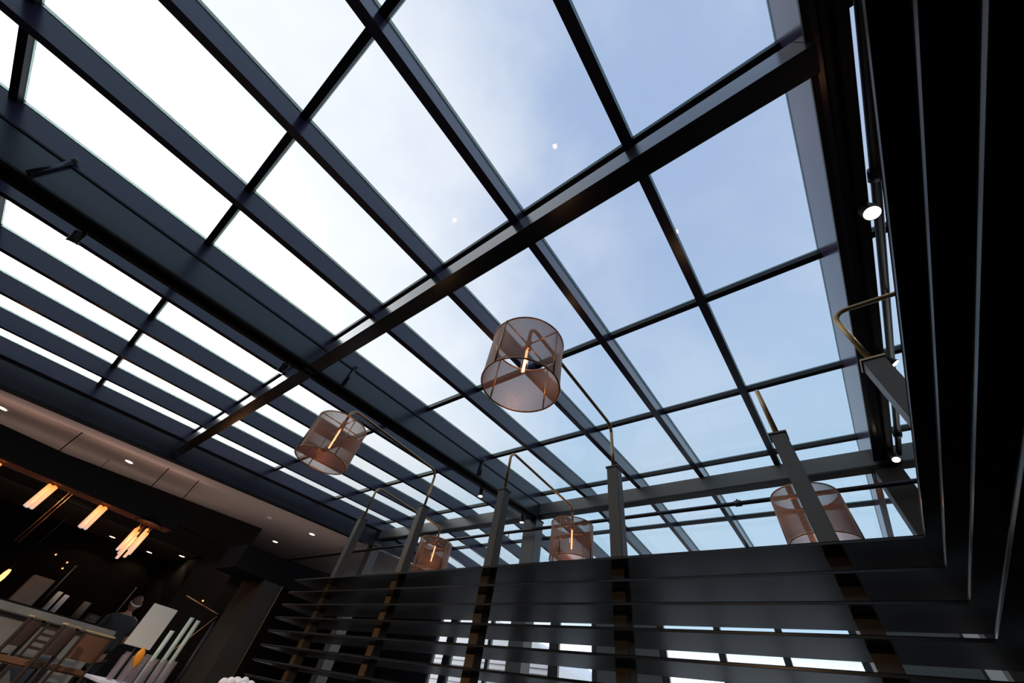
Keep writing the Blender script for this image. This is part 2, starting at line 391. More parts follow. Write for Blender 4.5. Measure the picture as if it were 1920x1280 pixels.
# ------------------------------------------------------------------ slatted screen (L-shaped) with its posts
scr = thing('slatted_screen', 'L-shaped screen of wide glossy black shelves-like slats held by square posts', 'screen', (-2, 2.15, -EZ))
YN, XN, SW, ST = 2.0, .333, .325, .012
zs = [.766, .660, .558, .458, .358, .255, .153, .052] + [.052-.101*i for i in range(1, 10)]
POSTS = [(-3.95, 2.16), (-2.94, 2.16), (-1.94, 2.16), (-.955, 2.16), (.045, 2.16), (.5, 1.75)]
for z in zs:
    bm = NB()
    out = [(-4.41, YN), (XN, YN), (XN, -1.6), (XN+SW, -1.6), (XN+SW, YN+SW), (-4.41, YN+SW)]
    a = [bm.verts.new((x, y, z)) for x, y in out]; b = [bm.verts.new((x, y, z+ST)) for x, y in out]
    bm.faces.new(a[::-1]); bm.faces.new(b)
    for i in range(6): bm.faces.new((a[i], a[(i+1) % 6], b[(i+1) % 6], b[i]))
    bmesh.ops.bevel(bm, geom=[e for e in bm.edges], offset=.002, segments=1, affect='EDGES')
    obj('slat', bm, 'slat', scr)
for px, py in POSTS:
    bm = NB(); box(bm, px-.038, px+.038, py-.038, py+.038, -EZ+.002, 1.395, bev=.003)
    p = obj('post', bm, 'post', scr)
    bm = NB(); box(bm, px-.044, px+.044, py-.044, py+.044, 1.396, 1.406); obj('post_cap', bm, 'brass' if px == .5 else 'post', p)

# ------------------------------------------------------------------ post lamps
def make_lamp(label):
    t = thing('post_lamp', label, 'lamp', (0, 0, 1.408), 0, 'post lamps on the slatted screen')
    R = .07; top = .372; L = 1.12
    pts = [(0, 0, 0), (0, 0, top-R)] + [tuple(p) for p in arc((0, -R, top-R), 0, PI/2, R, (0, 1, 0), (0, 0, 1))] + \
          [tuple(p) for p in arc((0, -L+R, top-R), PI/2, PI, R, (0, 1, 0), (0, 0, 1))] + [(0, -L, .23)]
    bm = NB(); tube(bm, pts, .012, 12); a = obj('arm', bm, 'brass', t, local=1)
    bm = NB(); lathe(bm, (0, 0, 0), [(.0122, .001), (.026, .001), (.026, .006), (.0122, .012)], 20); obj('base_collar', bm, 'brass', a, local=1)
    bm = NB(); lathe(bm, (0, -L, 0), [(.0, .235), (.014, .235), (.019, .22), (.021, .15), (.017, .145), (0, .145)], 18)
    obj('socket', bm, 'copper', t, local=1)
    bm = NB(); lathe(bm, (0, -L, 0), [(.014, .146), (.019, .12), (.0195, -.02), (.014, -.045), (.004, -.055), (0, -.056)], 18)
    bulb = obj('bulb', bm, 'amber_glass', t, local=1)
    bm = NB(); tube(bm, [(0, -L, .14), (0, -L, -.035)], .0075, 8); obj('filament', bm, 'filament', bulb, local=1)
    bm = NB(); z0, z1, r = -.150, .185, .21
    lathe(bm, (0, -L, 0), [(r, z0), (r, z1)], 56)
    ld = bpy.data.lights.new('bulb_glow', 'POINT'); ld.energy = 1.6; ld.color = (1, .55, .28); ld.shadow_soft_size = .03
    lo = bpy.data.objects.new('bulb_glow', ld); C.objects.link(lo); lo.parent = t; lo.location = (.03, -L, .05)
    sh = obj('shade', bm, 'mesh', t, local=1)
    for z in (z0, z1):
        bm = NB(); torus(bm, (0, -L, z), r, .0048); obj('shade_ring', bm, 'copper', sh, local=1)
    for q in range(4):
        an = q*PI/2 - .03; c, s = math.cos(an), math.sin(an)
        bm = NB(); tube(bm, [((r+.003)*c, -L+(r+.003)*s, z0), ((r+.003)*c, -L+(r+.003)*s, z1)], .0045, 8); obj('shade_rod', bm, 'brass', sh, local=1)
        bm = NB(); tube(bm, [(r*c, -L+r*s, z1), (.02*c, -L+.02*s, .19)], .0045, 8); obj('spoke', bm, 'copper', sh, local=1)
    return t
LL = ['copper mesh drum lamp on a brass arm, largest and nearest, hanging towards the viewer',
      'smaller copper mesh drum lamp left of the middle, in front of the left roof strips',
      'copper mesh drum lamp half hidden by the top slat, right of the grey ridge column',
      'smallest and farthest copper mesh drum lamp, behind the second post from the left',
      'copper mesh drum lamp at the far right behind its leaning post',
      'lamp on a brass arm bent to the right beyond the black screen, nearest the corner']
L0 = make_lamp(LL[0])
L0.location = (-.96, 2.16, 1.408+EZ)
dup(L0, (-2.94, 2.16, 1.408), 0, LL[1]); dup(L0, (-1.94, 2.16, 1.408), PI, LL[2])
dup(L0, (-3.95, 2.16, 1.408), PI, LL[3]); dup(L0, (.045, 2.16, 1.408), PI, LL[4]); dup(L0, (.5, 1.75, 1.408), PI/2, LL[5])

# ------------------------------------------------------------------ track spotlights
def spot(label, loc, aim, size=.045, power=12, ang=1.0):
    t = thing('track_spotlight', label, 'spotlight', loc, 0, 'track spotlights on the girders')
    d = Vector(aim).normalized(); o = Vector((0, 0, -.07))
    bm = NB(); tube(bm, [(0, 0, 0), (0, 0, -.02)], .022, 14); tube(bm, [(0, 0, -.02), tuple(o)], .008, 8); obj('stem', bm, 'blacksteel', t, local=1)
    bm = NB(); tube(bm, [tuple(o-d*.03), tuple(o-d*.025), tuple(o+d*.085), tuple(o+d*.10)], [size*.6, size*.9, size*.95, size], 18)
    h = obj('lamp_head', bm, 'blacksteel', t, local=1)
    bm = NB(); c = o+d*.1015; tube(bm, [tuple(c), tuple(c+d*.002)], size*.86, 18); obj('lens', bm, 'spot_lens', h, local=1)
    ld = bpy.data.lights.new('spot_light', 'SPOT'); ld.energy = power; ld.color = (1, .78, .55); ld.spot_size = ang; ld.spot_blend = .5; ld.shadow_soft_size = .03
    lo = bpy.data.objects.new('spot_light', ld); C.objects.link(lo); lo.parent = t; lo.location = c+d*.03
    lo.rotation_euler = d.to_track_quat('-Z', 'Y').to_euler()
    return t
def track(name, label, x, f, y0, y1):
    bm = NB(); sweepY(bm, x-.018, x+.018, lambda y: f(y)-.04, lambda y: f(y)-.001, (y0, y1)); return tag(obj(name, bm, 'blacksteel'), label, 'lighting track')
track('lighting_track', 'black lighting track under the left box girder', -1.475*H, lambda y: gb(y)-.023, Y0, 1.96*H)
track('lighting_track', 'black lighting track under the right edge girder', .375*H, lambda y: gz(y)-.019, Y0, 1.93*H)
SP = []

# unseen warm spots added behind the viewer to wash the screen
for x, e in ((-3.0, 300), (-.9, 45)):
    ld = bpy.data.lights.new('screen_wash_fill', 'SPOT'); ld.energy = e; ld.color = (1, .60, .30); ld.spot_size = .72; ld.spot_blend = 1.0; ld.shadow_soft_size = .06
    lo = bpy.data.objects.new('screen_wash_fill', ld); C.objects.link(lo); lo.location = (x, -2.6, .95+EZ); lo.rotation_euler = Vector((0, 4.8, -1.2)).to_track_quat('-Z', 'Y').to_euler()

# sprinkler pipes
def pipe(label, pts, r, couplings=(), heads=()):
    t = thing('sprinkler_pipe', label, 'pipe', pts[0])
    bm = NB(); tube(bm, pts, r, 14); obj('pipe_run', bm, 'pipe', t)
    for c, d in couplings:
        bm = NB(); c = Vector(c); d = Vector(d)
        tube(bm, [tuple(c-d*.045), tuple(c+d*.045)], r*1.45, 14); tube(bm, [tuple(c+Vector((0, 0, r*1.3))), tuple(c+Vector((0, 0, r*2.1)))], .012, 8)
        obj('pipe_coupling', bm, 'pipe', t)
    for c in heads:
        c = Vector(c); bm = NB(); tube(bm, [tuple(c-Vector((0, 0, r))), tuple(c-Vector((0, 0, r+.05)))], .010, 8)
        tube(bm, [tuple(c-Vector((0, 0, r+.05))), tuple(c-Vector((0, 0, r+.054)))], .022, 12); obj('sprinkler_head', bm, 'column', t)
    return t
pz = lambda y: .95*zb(y)
px = .413*H
pipe('dark sprinkler pipe running beside the right edge girder', [(px, Y0, pz(Y0)), (px, 1.95*H, pz(1.95*H))], .030,
     [((px, y, pz(y)), (0, 1, .06)) for y in (1.9, .25, 5.7)], [(px, y, pz(y)) for y in (.3, 1.25, 3.1)])
yq = 1.93*H
pipe('dark sprinkler pipe running across under the ridge beam', [(-14.9, yq, .945*H), (3.9, yq, .945*H)], .031,
     [((x, yq, .945*H), (1, 0, 0)) for x in (-.75, -3.4, -8.5, 1.5)], [(x, yq, .945*H) for x in (-1.9, -5.2, -8.3)])

# ------------------------------------------------------------------ ceiling downlights
def downlight(x, y, z, label, r=.075, power=0):
    t = thing('downlight', label, 'ceiling light', (x, y, z), 0, 'small round downlights in the ceiling')
    bm = NB(); lathe(bm, (0, 0, 0), [(r, -.001), (r+.02, -.001), (r+.018, -.008), (r, -.006)], 24); obj('trim_ring', bm, 'white', t, local=1)
    bm = NB(); tube(bm, [(0, 0, -.002), (0, 0, -.005)], r, 20); obj('lens', bm, 'lamp_warm', t, local=1)
    if power:
        ld = bpy.data.lights.new('downlight_lamp', 'SPOT'); ld.energy = power; ld.color = (1, .7, .45); ld.spot_size = 2.2; ld.shadow_soft_size = .06
        lo = bpy.data.objects.new('downlight_lamp', ld); C.objects.link(lo); lo.parent = t; lo.location = (0, 0, -.03)
for x, y, lb in ((-11.54, -1.75, 'round downlight in the pale ceiling at the left edge of the photo'),
                 (-11.69, .42, 'round downlight in the pale ceiling above the middle of the chandelier'),
                 (-11.58, 5.04, 'round downlight in the pale ceiling near its far right corner'),
                 (-13.91, 5.08, 'round downlight in the pale ceiling nearest the black soffit')):
    downlight(x, y, fb(y), lb, .075, 70)
bm = NB(); lathe(bm, (-11.65, 3.76, fb(3.76)), [(0, -.012), (.06, -.012), (.075, -.004), (.075, -.001)], 20); tag(obj('smoke_detector', bm, 'white'), 'unlit round smoke detector in the pale ceiling between two downlights', 'smoke detector')
for x, y, lb in ((-15.2, 1.62, 'downlight in the low dark ceiling left of the tallest rod cluster'), (-15.35, 2.62, 'downlight in the low dark ceiling just right of the rod cluster'), (-14.1, 3.12, 'downlight in the low dark ceiling at its right end')):
    downlight(x, y, 2.0, lb, .07, 6)

# ------------------------------------------------------------------ linear chandelier over the bar
ch = thing('bar_chandelier', 'long black hanging beam with clusters of glowing glass rods over the bar', 'chandelier', (-11, 0, 1.9))
bm = NB(); box(bm, -11.3, -10.8, -3.2, 1.95, 1.86, 2.28, bev=.01); obj('beam', bm, 'felt', ch)
bm = NB(); box(bm, -11.25, -10.85, -3.15, 1.9, 1.845, 1.859); obj('underside_plate', bm, 'dull_copper', ch)
for y in (-2.4, -.57, 1.04, 1.68):
    bm = NB(); tube(bm, [(-11, y, 2.281), (-11, y, fb(y)-.001)], .010, 8); obj('hanging_rod', bm, 'felt', ch)
rodm = None
for cy, n in ((-2.72, 4), (-1.88, 4), (-1.02, 4), (-.17, 4), (.68, 4), (1.50, 7)):
    for i in range(n):
        a = 2*PI*i/n + .4; rr = .055 if n == 4 else .11
        x, y = -11+rr*math.cos(a), cy+rr*math.sin(a)
        ln = .40 if n == 4 else .40+.035*(i % 3)
        bm = NB(); top = -.03 if n == 4 else -.10-.05*(i % 4)
        lathe(bm, (0, 0, 0), [(0, 0), (.022, 0), (.028, -.01), (.028, -.40), (.02, -.41), (0, -.41)], 10)
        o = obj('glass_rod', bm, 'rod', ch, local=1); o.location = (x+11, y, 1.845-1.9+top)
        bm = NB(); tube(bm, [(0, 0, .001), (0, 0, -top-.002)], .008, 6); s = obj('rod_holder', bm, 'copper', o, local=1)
bm = NB(); lathe(bm, (-11, 1.5, 0), [(.0, 1.842), (.26, 1.842), (.27, 1.835), (.20, 1.826), (0, 1.82)], 28); obj('canopy_disc', bm, 'dull_copper', ch)
for cy in (-1.9, -.2, .7, 1.5):
    ld = bpy.data.lights.new('chandelier_glow', 'POINT'); ld.energy = 2; ld.color = (1, .5, .22); ld.shadow_soft_size = .12
    lo = bpy.data.objects.new('chandelier_glow', ld); C.objects.link(lo); lo.location = (-11.02, cy, 1.5+EZ)
for cy in (-1.9, .65):
    ld = bpy.data.lights.new('ceiling_fill', 'AREA'); ld.energy = 2; ld.color = (1, .60, .46); ld.shape = 'RECTANGLE'; ld.size = .3; ld.size_y = 2.4; ld.spread = 2.1; ld.specular_factor = 0  # added fill above the beam, without a fitting, to brighten the ceiling
    lo = bpy.data.objects.new('ceiling_fill', ld); C.objects.link(lo); lo.location = (-11.05, cy, 2.30+EZ); lo.rotation_euler = (PI, 0, 0)
ld = bpy.data.lights.new('bar_ceiling_fill', 'AREA'); ld.energy = 18; ld.color = (1, .76, .66); ld.shape = 'RECTANGLE'; ld.size = .25; ld.size_y = 8.5; ld.spread = 1.45; ld.specular_factor = 0  # added fill over the bar, no fitting, evens out the ceiling
lo = bpy.data.objects.new('bar_ceiling_fill', ld); C.objects.link(lo); lo.location = (-9.85, 1.9, .3+EZ); lo.rotation_euler = (PI, math.radians(-26), 0)
ld = bpy.data.lights.new('back_ceiling_fill', 'AREA'); ld.energy = 6; ld.color = (1, .72, .60); ld.shape = 'RECTANGLE'; ld.size = .2; ld.size_y = 5.5; ld.spread = 1.5; ld.specular_factor = 0  # second added ceiling fill, from the back counter side, no fitting
lo = bpy.data.objects.new('back_ceiling_fill', ld); C.objects.link(lo); lo.location = (-12.55, .2, .8+EZ); lo.rotation_euler = (PI, math.radians(14), 0)
pr = thing('hanging_rod_pair', 'pair of thin unlit bronze rods hanging below and left of the chandelier', 'pendant', (-12.1, .12, 1.55))
for dy in (0, .06):
    bm = NB(); tube(bm, [(-12.1, .1+dy, 1.985), (-12.1, .1+dy, 1.05)], .010, 8); obj('rod', bm, 'copper', pr)
bm = NB(); tube(bm, [(-12.1, .13, 1.986), (-12.1, .13, fb(.13)-.001)], .006, 6); tube(bm, [(-12.1, .08, 1.986), (-12.1, .18, 1.986)], .006, 6); obj('drop_wire', bm, 'blacksteel', pr)

# ------------------------------------------------------------------ bar counter, back shelf and what stands on them
cn = thing('bar_counter', 'long bar counter with pale grey stone front and dark ledge', 'bar counter', (-9.8, 0, -EZ))
bm = NB(); box(bm, -10.1, -9.6, -3.0, 1.98, -EZ+.002, .12); obj('stone_front', bm, 'stone', cn)
bm = NB(); box(bm, -10.2, -9.48, -3.05, 2.03, .121, .215, bev=.01); obj('counter_top', bm, 'stone', cn)
sh = thing('back_counter', 'dark counter against the back wall behind the bar', 'back counter', (-12.4, 0, -EZ))
bm = NB(); box(bm, -12.9, -12.2, -3.2, 3.2, -EZ+.002, .26); obj('cabinet', bm, 'dark_wall', sh)
bm = NB(); box(bm, -12.93, -12.15, -3.25, 3.25, .261, .30); obj('worktop', bm, 'blacksteel', sh)
def cyl_thing(name, label, cat, x, y, z, r, h, m, grp=None):
    bm = NB(); lathe(bm, (x, y, z+.001), [(0, 0), (r, 0), (r, h*.94), (r*.9, h), (0, h)], 18); return tag(obj(name, bm, m), label, cat, grp)
cyl_thing('white_canister', 'thin white canister on the back counter, left of its twin', 'canister', -12.45, 1.34, .30, .045, .30, 'white')
cyl_thing('white_canister', 'thin white canister on the back counter, right of its twin', 'canister', -12.45, 1.47, .30, .045, .28, 'linen')
cyl_thing('tan_canister', 'tan canister on the back counter right of the white pair', 'canister', -12.45, 1.85, .30, .065, .27, 'tan')
tag(lbox('storage_box', (-12.7, -12.35, .78, 1.12, .301, .72), 'tan', None, bev=.01), 'tall brown box on the back counter left of the white canisters', 'box')
for i in range(4):
    bm = NB(); lathe(bm, (-12.5, 2.12, .301+i*.031), [(0, 0), (.06, 0), (.12, .028), (.118, .03), (.06, .006), (0, .006)], 22)
    tag(obj('serving_bowl', bm, 'tan' if i % 2 else 'stone'), ['lowest bowl in the pale stack on the back counter', 'second bowl from the bottom of the stack on the back counter', 'third bowl from the bottom of the stack on the back counter', 'topmost bowl of the pale stack on the back counter'][i], 'bowl', 'stacked bowls on the back counter')
for x, y, z1, lb in ((-12.55, 1.22, 1.0, 'thin metal rod standing beside the brown box'), (-12.55, 2.42, .98, 'thin metal rod standing right of the bowls')):
    bm = NB(); tube(bm, [(x, y, .302), (x, y, z1)], .012, 8); lathe(bm, (x, y, z1), [(0, 0), (.02, .01), (.02, .03), (0, .04)], 10); tag(obj('metal_rod', bm, 'column'), lb, 'rod')
bm = NB(); lathe(bm, (-11.2, .38, .30), [(0, .32), (.02, .32), (.035, .27), (.04, .2), (.03, .13), (0, .11)], 18)
tl = thing('amber_globe_lamp', 'small glowing amber lamp at the left edge of the photo above the bar', 'lamp', (-11.2, .38, .30)); obj('globe', bm, 'ember', tl)
bm = NB(); tube(bm, [(-11.2, .38, .62), (-11.2, .38, 1.842)], .005, 6); obj('cord', bm, 'blacksteel', tl)
for i, (x, y, z, lb) in enumerate(((-15.783, 1.0, 1.37, 'tiny amber light on the dark back wall, leftmost'), (-15.783, 1.32, 1.3, 'tiny amber light on the dark back wall, upper of the close pair'), (-15.783, 1.34, 1.17, 'tiny amber light on the dark back wall, lower of the close pair'), (-15.783, 4.4, 1.17, 'tiny reddish light on the dark wall above the white board'), (-12.983, 3.95, 1.2, 'tiny pale light on the dark wall left of the brown column'))):
    bm = NB(); lathe(bm, (x, y, z), [(0, -.018), (.013, -.013), (.018, 0), (.013, .013), (0, .018)], 10)
    tag(obj('indicator_light', bm, 'ember'), lb, 'light')

# bar stools
def make_stool(label, kind):
    t = thing('bar_stool', label, 'bar stool', (0, 0, -EZ), 0, 'bar stools along the counter')
    sm, fm = ('leather', 'darkwood') if kind == 'leather' else ('darkwood', 'darkwood')
    # seat faces -x (towards the bar); backrest on the +x side
    lbox('seat', (-.20, .18, -.18, .18, .70, .76), sm, t, bev=.015, local=1)
    for sx in (-1, 1):
        for sy in (-1, 1):
            bm = NB(); x, y = (.17 if sx > 0 else -.19), .17*sy
            top = 1.12 if sx > 0 else .70
            hexa(bm, [(x-.018+.03*sx, y-.015, .002), (x+.018+.03*sx, y-.015, .002), (x+.018+.03*sx, y+.015, .002), (x-.018+.03*sx, y+.015, .002),
                      (x-.018+(.05 if sx > 0 else 0), y-.015, top), (x+.018+(.05 if sx > 0 else 0), y-.015, top), (x+.018+(.05 if sx > 0 else 0), y+.015, top), (x-.018+(.05 if sx > 0 else 0), y+.015, top)])
            obj('leg', bm, fm, t, local=1)
    for z in ((.22, .40) if kind == 'leather' else (.3,)):
        lbox('rung', (.17, .21, -.153, .153, z, z+.035), 'gold' if kind == 'leather' else 'darkwood', t, local=1)
        lbox('rung', (-.215, -.175, -.153, .153, z, z+.035), 'gold' if kind == 'leather' else 'darkwood', t, local=1)
    if kind == 'leather':
        bm = NB(); N = 8; 
        for i in range(N):
            y0, y1 = -.154+.308*i/N, -.154+.308*(i+1)/N; f = lambda y: .205+.02*(1-(y/.154)**2)
            hexa(bm, [(f(y0)-.02, y0, .84), (f(y0)+.012, y0, .84), (f(y1)+.012, y1, .84), (f(y1)-.02, y1, .84), (f(y0)-.005, y0, 1.10), (f(y0)+.027, y0, 1.10), (f(y1)+.027, y1, 1.10), (f(y1)-.005, y1, 1.10)])
        b = obj('backrest', bm, 'leather', t, local=1)
        lbox('brass_cap', (.185, .255, -.19, .19, 1.122, 1.140), 'lit_brass', t, bev=.003, local=1)
    else:
        for z in (.84, .91, .98, 1.05):
            lbox('back_slat', (.19, .215, -.153, .153, z, z+.03), 'darkwood', t, local=1)
    return t
s0 = make_stool('brown leather bar stool with brass-capped back right in front of the person', 'leather'); s0.location = (-8.9, 1.70, 0)
dup(s0, (-9.0, .80, -EZ), 1.0, 'brown leather bar stool, leftmost of the two close together')
dup(s0, (-8.36, 1.10, -EZ), .95, 'brown leather bar stool, right of the two close together')
s1 = make_stool('dark bar stool with open ladder back between two leather stools', 'ladder'); s1.location = (-9.29, 1.32, 0)
dup(s1, (-9.25, .22, -EZ), 0, 'dark bar stool with open ladder back at the left edge of the photo')

# standing person in black, seen from behind
def skin_obj(name, chain, m, parent, lv=2):
    # chain: list of (pos, radius, parent_index)
    me = bpy.data.meshes.new(name); vs = [c[0] for c in chain]; es = [(c[2], i) for i, c in enumerate(chain) if c[2] is not None]
    me.from_pydata(vs, es, []); o = bpy.data.objects.new(name, me); C.objects.link(o); o.parent = parent
    o.modifiers.new('Skin', 'SKIN').use_smooth_shade = True
    for i, c in enumerate(chain):
        r = c[1] if isinstance(c[1], tuple) else (c[1], c[1]); me.skin_vertices[0].data[i].radius = r; me.skin_vertices[0].data[i].use_root = (i == 0)
    s = o.modifiers.new('Sub', 'SUBSURF'); s.levels = lv; s.render_levels = lv
    me.materials.append(M[m]); return o
pe = thing('person', 'person in a black shirt standing at the end of the bar, seen from behind', 'person', (-10.62, 2.22, -EZ), 0)
body = [((0, 0, .98), (.12, .15), None), ((0, 0, 1.15), (.10, .13), 0), ((-.01, 0, 1.32), (.115, .15), 1), ((-.01, 0, 1.42), (.08, .11), 2), ((0, 0, 1.49), .05, 3), ((-.005, 0, 1.56), .06, 4),
        ((0, .09, .88), .085, 0), ((-.02, .10, .50), .06, 6), ((.01, .10, .10), .042, 7), ((-.12, .11, .03), .035, 8),
        ((0, -.09, .88), .085, 0), ((-.02, -.10, .50), .06, 10), ((.01, -.10, .10), .042, 11), ((-.12, -.11, .03), .035, 12),
        ((0, .19, 1.40), .055, 3), ((-.02, .25, 1.14), .042, 14), ((-.22, .20, 1.10), .033, 15), ((-.29, .18, 1.10), .026, 16),
        ((0, -.19, 1.40), .055, 3), ((-.04, -.26, 1.16), .042, 18), ((-.24, -.30, 1.18), .033, 19), ((-.32, -.31, 1.19), .026, 20)]
skin_obj('body', body, 'skin', pe)
shirt = [((0, 0, .90), (.19, .22), None), ((0, 0, 1.12), (.175, .21), 0), ((-.01, 0, 1.32), (.185, .23), 1), ((-.01, 0, 1.42), (.13, .18), 2), ((0, 0, 1.48), .07, 3),
         ((0, .18, 1.40), .085, 3), ((-.015, .235, 1.20), .068, 5), ((0, -.18, 1.40), .085, 3), ((-.025, -.24, 1.21), .068, 7)]
skin_obj('shirt', shirt, 'black_cloth', pe)
tr_ = [((0, 0, .96), (.155, .19), None), ((0, .09, .84), .125, 0), ((-.02, .10, .50), .085, 1), ((.01, .10, .08), .065, 2), ((0, -.09, .84), .125, 0), ((-.02, -.10, .50), .085, 4), ((.01, -.10, .08), .065, 5)]
skin_obj('trousers', tr_, 'black_cloth', pe)
bm = NB(); bmesh.ops.create_uvsphere(bm, u_segments=28, v_segments=20, radius=1)
for v in bm.verts:
    x, y, z = v.co
    s = .102 if x < 0 else .098
    v.co = Vector((x*s*(1 - .12*max(0, -z)), y*.078*(1-.22*max(0, -z)), z*.122 + 1.635))
    if x < -.75 and abs(y) < .25 and -.25 < z < .1: v.co.x -= .018*(1-abs(y)/.25)
    if x < -.6 and .15 < abs(y) < .5 and .02 < z < .25: v.co.x += .008
for f in bm.faces: f.smooth = True
hd = obj('head', bm, 'skin', pe, local=1)
for s in (-1, 1):
    bm = NB(); bmesh.ops.create_uvsphere(bm, u_segments=12, v_segments=8, radius=1)
    for v in bm.verts: v.co = Vector((v.co.x*.018, s*.078+v.co.y*.008, 1.62+v.co.z*.030))
    for f in bm.faces: f.smooth = True
    obj('ear', bm, 'skin', hd, local=1)
bm = NB(); bmesh.ops.create_uvsphere(bm, u_segments=28, v_segments=20, radius=1)
bmesh.ops.delete(bm, geom=[v for v in bm.verts if (v.co.x < -.55 and v.co.z < .45) or v.co.z < -.45], context='VERTS')
for v in bm.verts: v.co = Vector((v.co.x*.112+.003, v.co.y*.088, v.co.z*.128+1.645))
for f in bm.faces: f.smooth = True
obj('hair', bm, 'hair', hd, local=1)
bm = NB(); n = 24
pts = [(.122*math.cos(a)+.003, .096*math.sin(a), 1.66-.05*math.cos(a)) for a in [-1.7+3.4*i/n for i in range(n+1)]]
rg = []
for p in pts: rg.append((bm.verts.new((p[0], p[1], p[2]-.012)), bm.verts.new((p[0], p[1], p[2]+.014))))
for a, b in zip(rg, rg[1:]): bm.faces.new((a[0], b[0], b[1], a[1]))
bmesh.ops.solidify(bm, geom=bm.faces[:], thickness=.003)
obj('mask_strap', bm, 'white', hd, local=1)
for s, w in ((1, (-.29, .18, 1.10)), (-1, (-.32, -.31, 1.19))):
    w = Vector(w); ch_ = [(tuple(w), .024, None), (tuple(w+Vector((-.05, 0, -.004))), (.012, .032), 0), (tuple(w+Vector((-.085, 0, -.006))), (.011, .034), 1)]
    h = skin_obj('hand', ch_, 'skin', pe, 1)
    for i, (dy, L) in enumerate(((-.028, .065), (-.010, .075), (.009, .072), (.027, .056))):
        q = w+Vector((-.088, dy, -.006)); skin_obj('finger', [(tuple(q), .0085, None), (tuple(q+Vector((-L*.5, 0, -.006))), .008, 0), (tuple(q+Vector((-L, 0, -.026))), .0065, 1)], 'skin', h, 1)
    q = w+Vector((-.03, -.03*s, 0)); skin_obj('thumb', [(tuple(q), .011, None), (tuple(q+Vector((-.03, -.022*s, -.004))), .010, 0), (tuple(q+Vector((-.055, -.026*s, -.008))), .008, 1)], 'skin', h, 1)

# white board on stand
wb = thing('menu_board', 'blank white board on a dark stand right of the person in black', 'board', (-8.7, 2.25, -EZ))
bm = NB(); box(bm, -8.71, -8.69, 2.04, 2.40, .10, .60, bev=.003); obj('board', bm, 'white', wb)
bm = NB(); tube(bm, [(-8.73, 2.22, -EZ+.02), (-8.73, 2.22, .5)], .015, 10); tube(bm, [(-8.73, 2.22, -EZ+.002), (-8.73, 2.22, -EZ+.02)], [.16, .15], 20); obj('stand', bm, 'blacksteel', wb)

# service table with glassware
tb = thing('service_table', 'small table with a white cloth top holding glassware at the lower left', 'table', (-7.6, 2.3, -EZ))
lbox('tabletop', (-7.95, -7.25, 1.72, 2.60, -.262, -.232), 'linen', tb, bev=.004)
for x in (-7.9, -7.3):
    for y in (1.77, 2.55): lbox('leg', (x-.02, x+.02, y-.02, y+.02, -EZ+.002, -.263), 'darkwood', tb)
def tumbler(x, y, r, h, label, grp='drinking glasses on the service table'):
    bm = NB(); lathe(bm, (x, y, -.2315), [(0, .003), (r*.8, .003), (r, h)], 16); lathe(bm, (x, y, -.2315), [(r, h), (r+.0015, h+.002), (r-.0015, h+.002), (r, h)], 16); return tag(obj('drinking_glass', bm, 'drink_glass'), label, 'glass', grp)
gi = 0
for i, y in enumerate((1.86, 1.97, 2.08, 2.19, 2.30, 2.41)):
    for j, x in enumerate((-7.42, -7.60)):
        rows = ('front', 'back')[j]; pos = ('leftmost', 'second', 'third', 'fourth', 'fifth', 'rightmost')[i]
        tumbler(x, y+.03*j, .036, .26-.03*j+.01*(i % 3), 'tall clear glass, %s from the left in the %s row on the service table' % (pos, rows) if i not in (0, 5) else 'tall clear glass, %s in the %s row on the service table' % (pos, rows))
for x, y, h, lb in ((-7.8, 2.26, .56, 'shortest of the three pale green tubes on the service table'), (-7.8, 2.39, .745, 'pale green tube on the service table, middle of the three'), (-7.8, 2.49, .735, 'pale green tube on the service table, rightmost of the three')):
    bm = NB(); lathe(bm, (x, y, -.2315), [(0, 0), (.03, 0), (.03, h), (.024, h), (.024, h-.03), (0, h-.03)], 16)
    tag(obj('pale_green_tube', bm, 'mint'), lb, 'vase', 'pale green tubes on the service table')
bm = NB(); P = [(0, -.045), (.03, .0), (.045, .06), (.036, .11), (0, .16)]
lathe(bm, (0, 0, 0), [(max(r, .001), z) for r, z in P], 12)
for v in bm.verts: v.co = Vector((v.co.x*.6, v.co.y*1.1, v.co.z))
bmesh.ops.transform(bm, matrix=Matrix.Translation((-7.3, 1.975, -.05)) @ Matrix.Rotation(.25, 4, 'X'), verts=bm.verts)
tumbler(-7.3, 1.975, .04, .15, 'short glass holding the orange napkin on the service table')
tag(obj('folded_orange_napkin', bm, 'orange'), 'bright orange folded napkin standing in front of the glasses', 'napkin')

# boom stand
st = thing('boom_stand', 'thin black tripod stand with a boom arm beside the brown column', 'stand', (-8.2, 2.84, -EZ))
c = Vector((-8.2, 2.84, 0))
bm = NB(); tube(bm, [(c.x, c.y, -.55), (c.x, c.y, .58)], .02, 10); obj('pole', bm, 'pipe', st)
bm = NB(); tube(bm, [(c.x, c.y-.6, .75), (c.x, c.y, .66)], .009, 8); tube(bm, [(c.x, c.y, .66), (c.x+.01, c.y-.42, -.05)], .008, 8); obj('boom', bm, 'copper', st)
bm = NB(); box(bm, c.x-.05, c.x+.05, c.y-.01, c.y+.08, .58, .68, bev=.01); obj('clamp', bm, 'blacksteel', st)
for a in (.3, 2.4, 4.5):
    bm = NB(); tube(bm, [(c.x, c.y, -.5), (c.x+.26*math.cos(a)*.4, c.y+.26*math.sin(a)*.5, -EZ+.01)], .010, 8); obj('leg', bm, 'pipe', st)

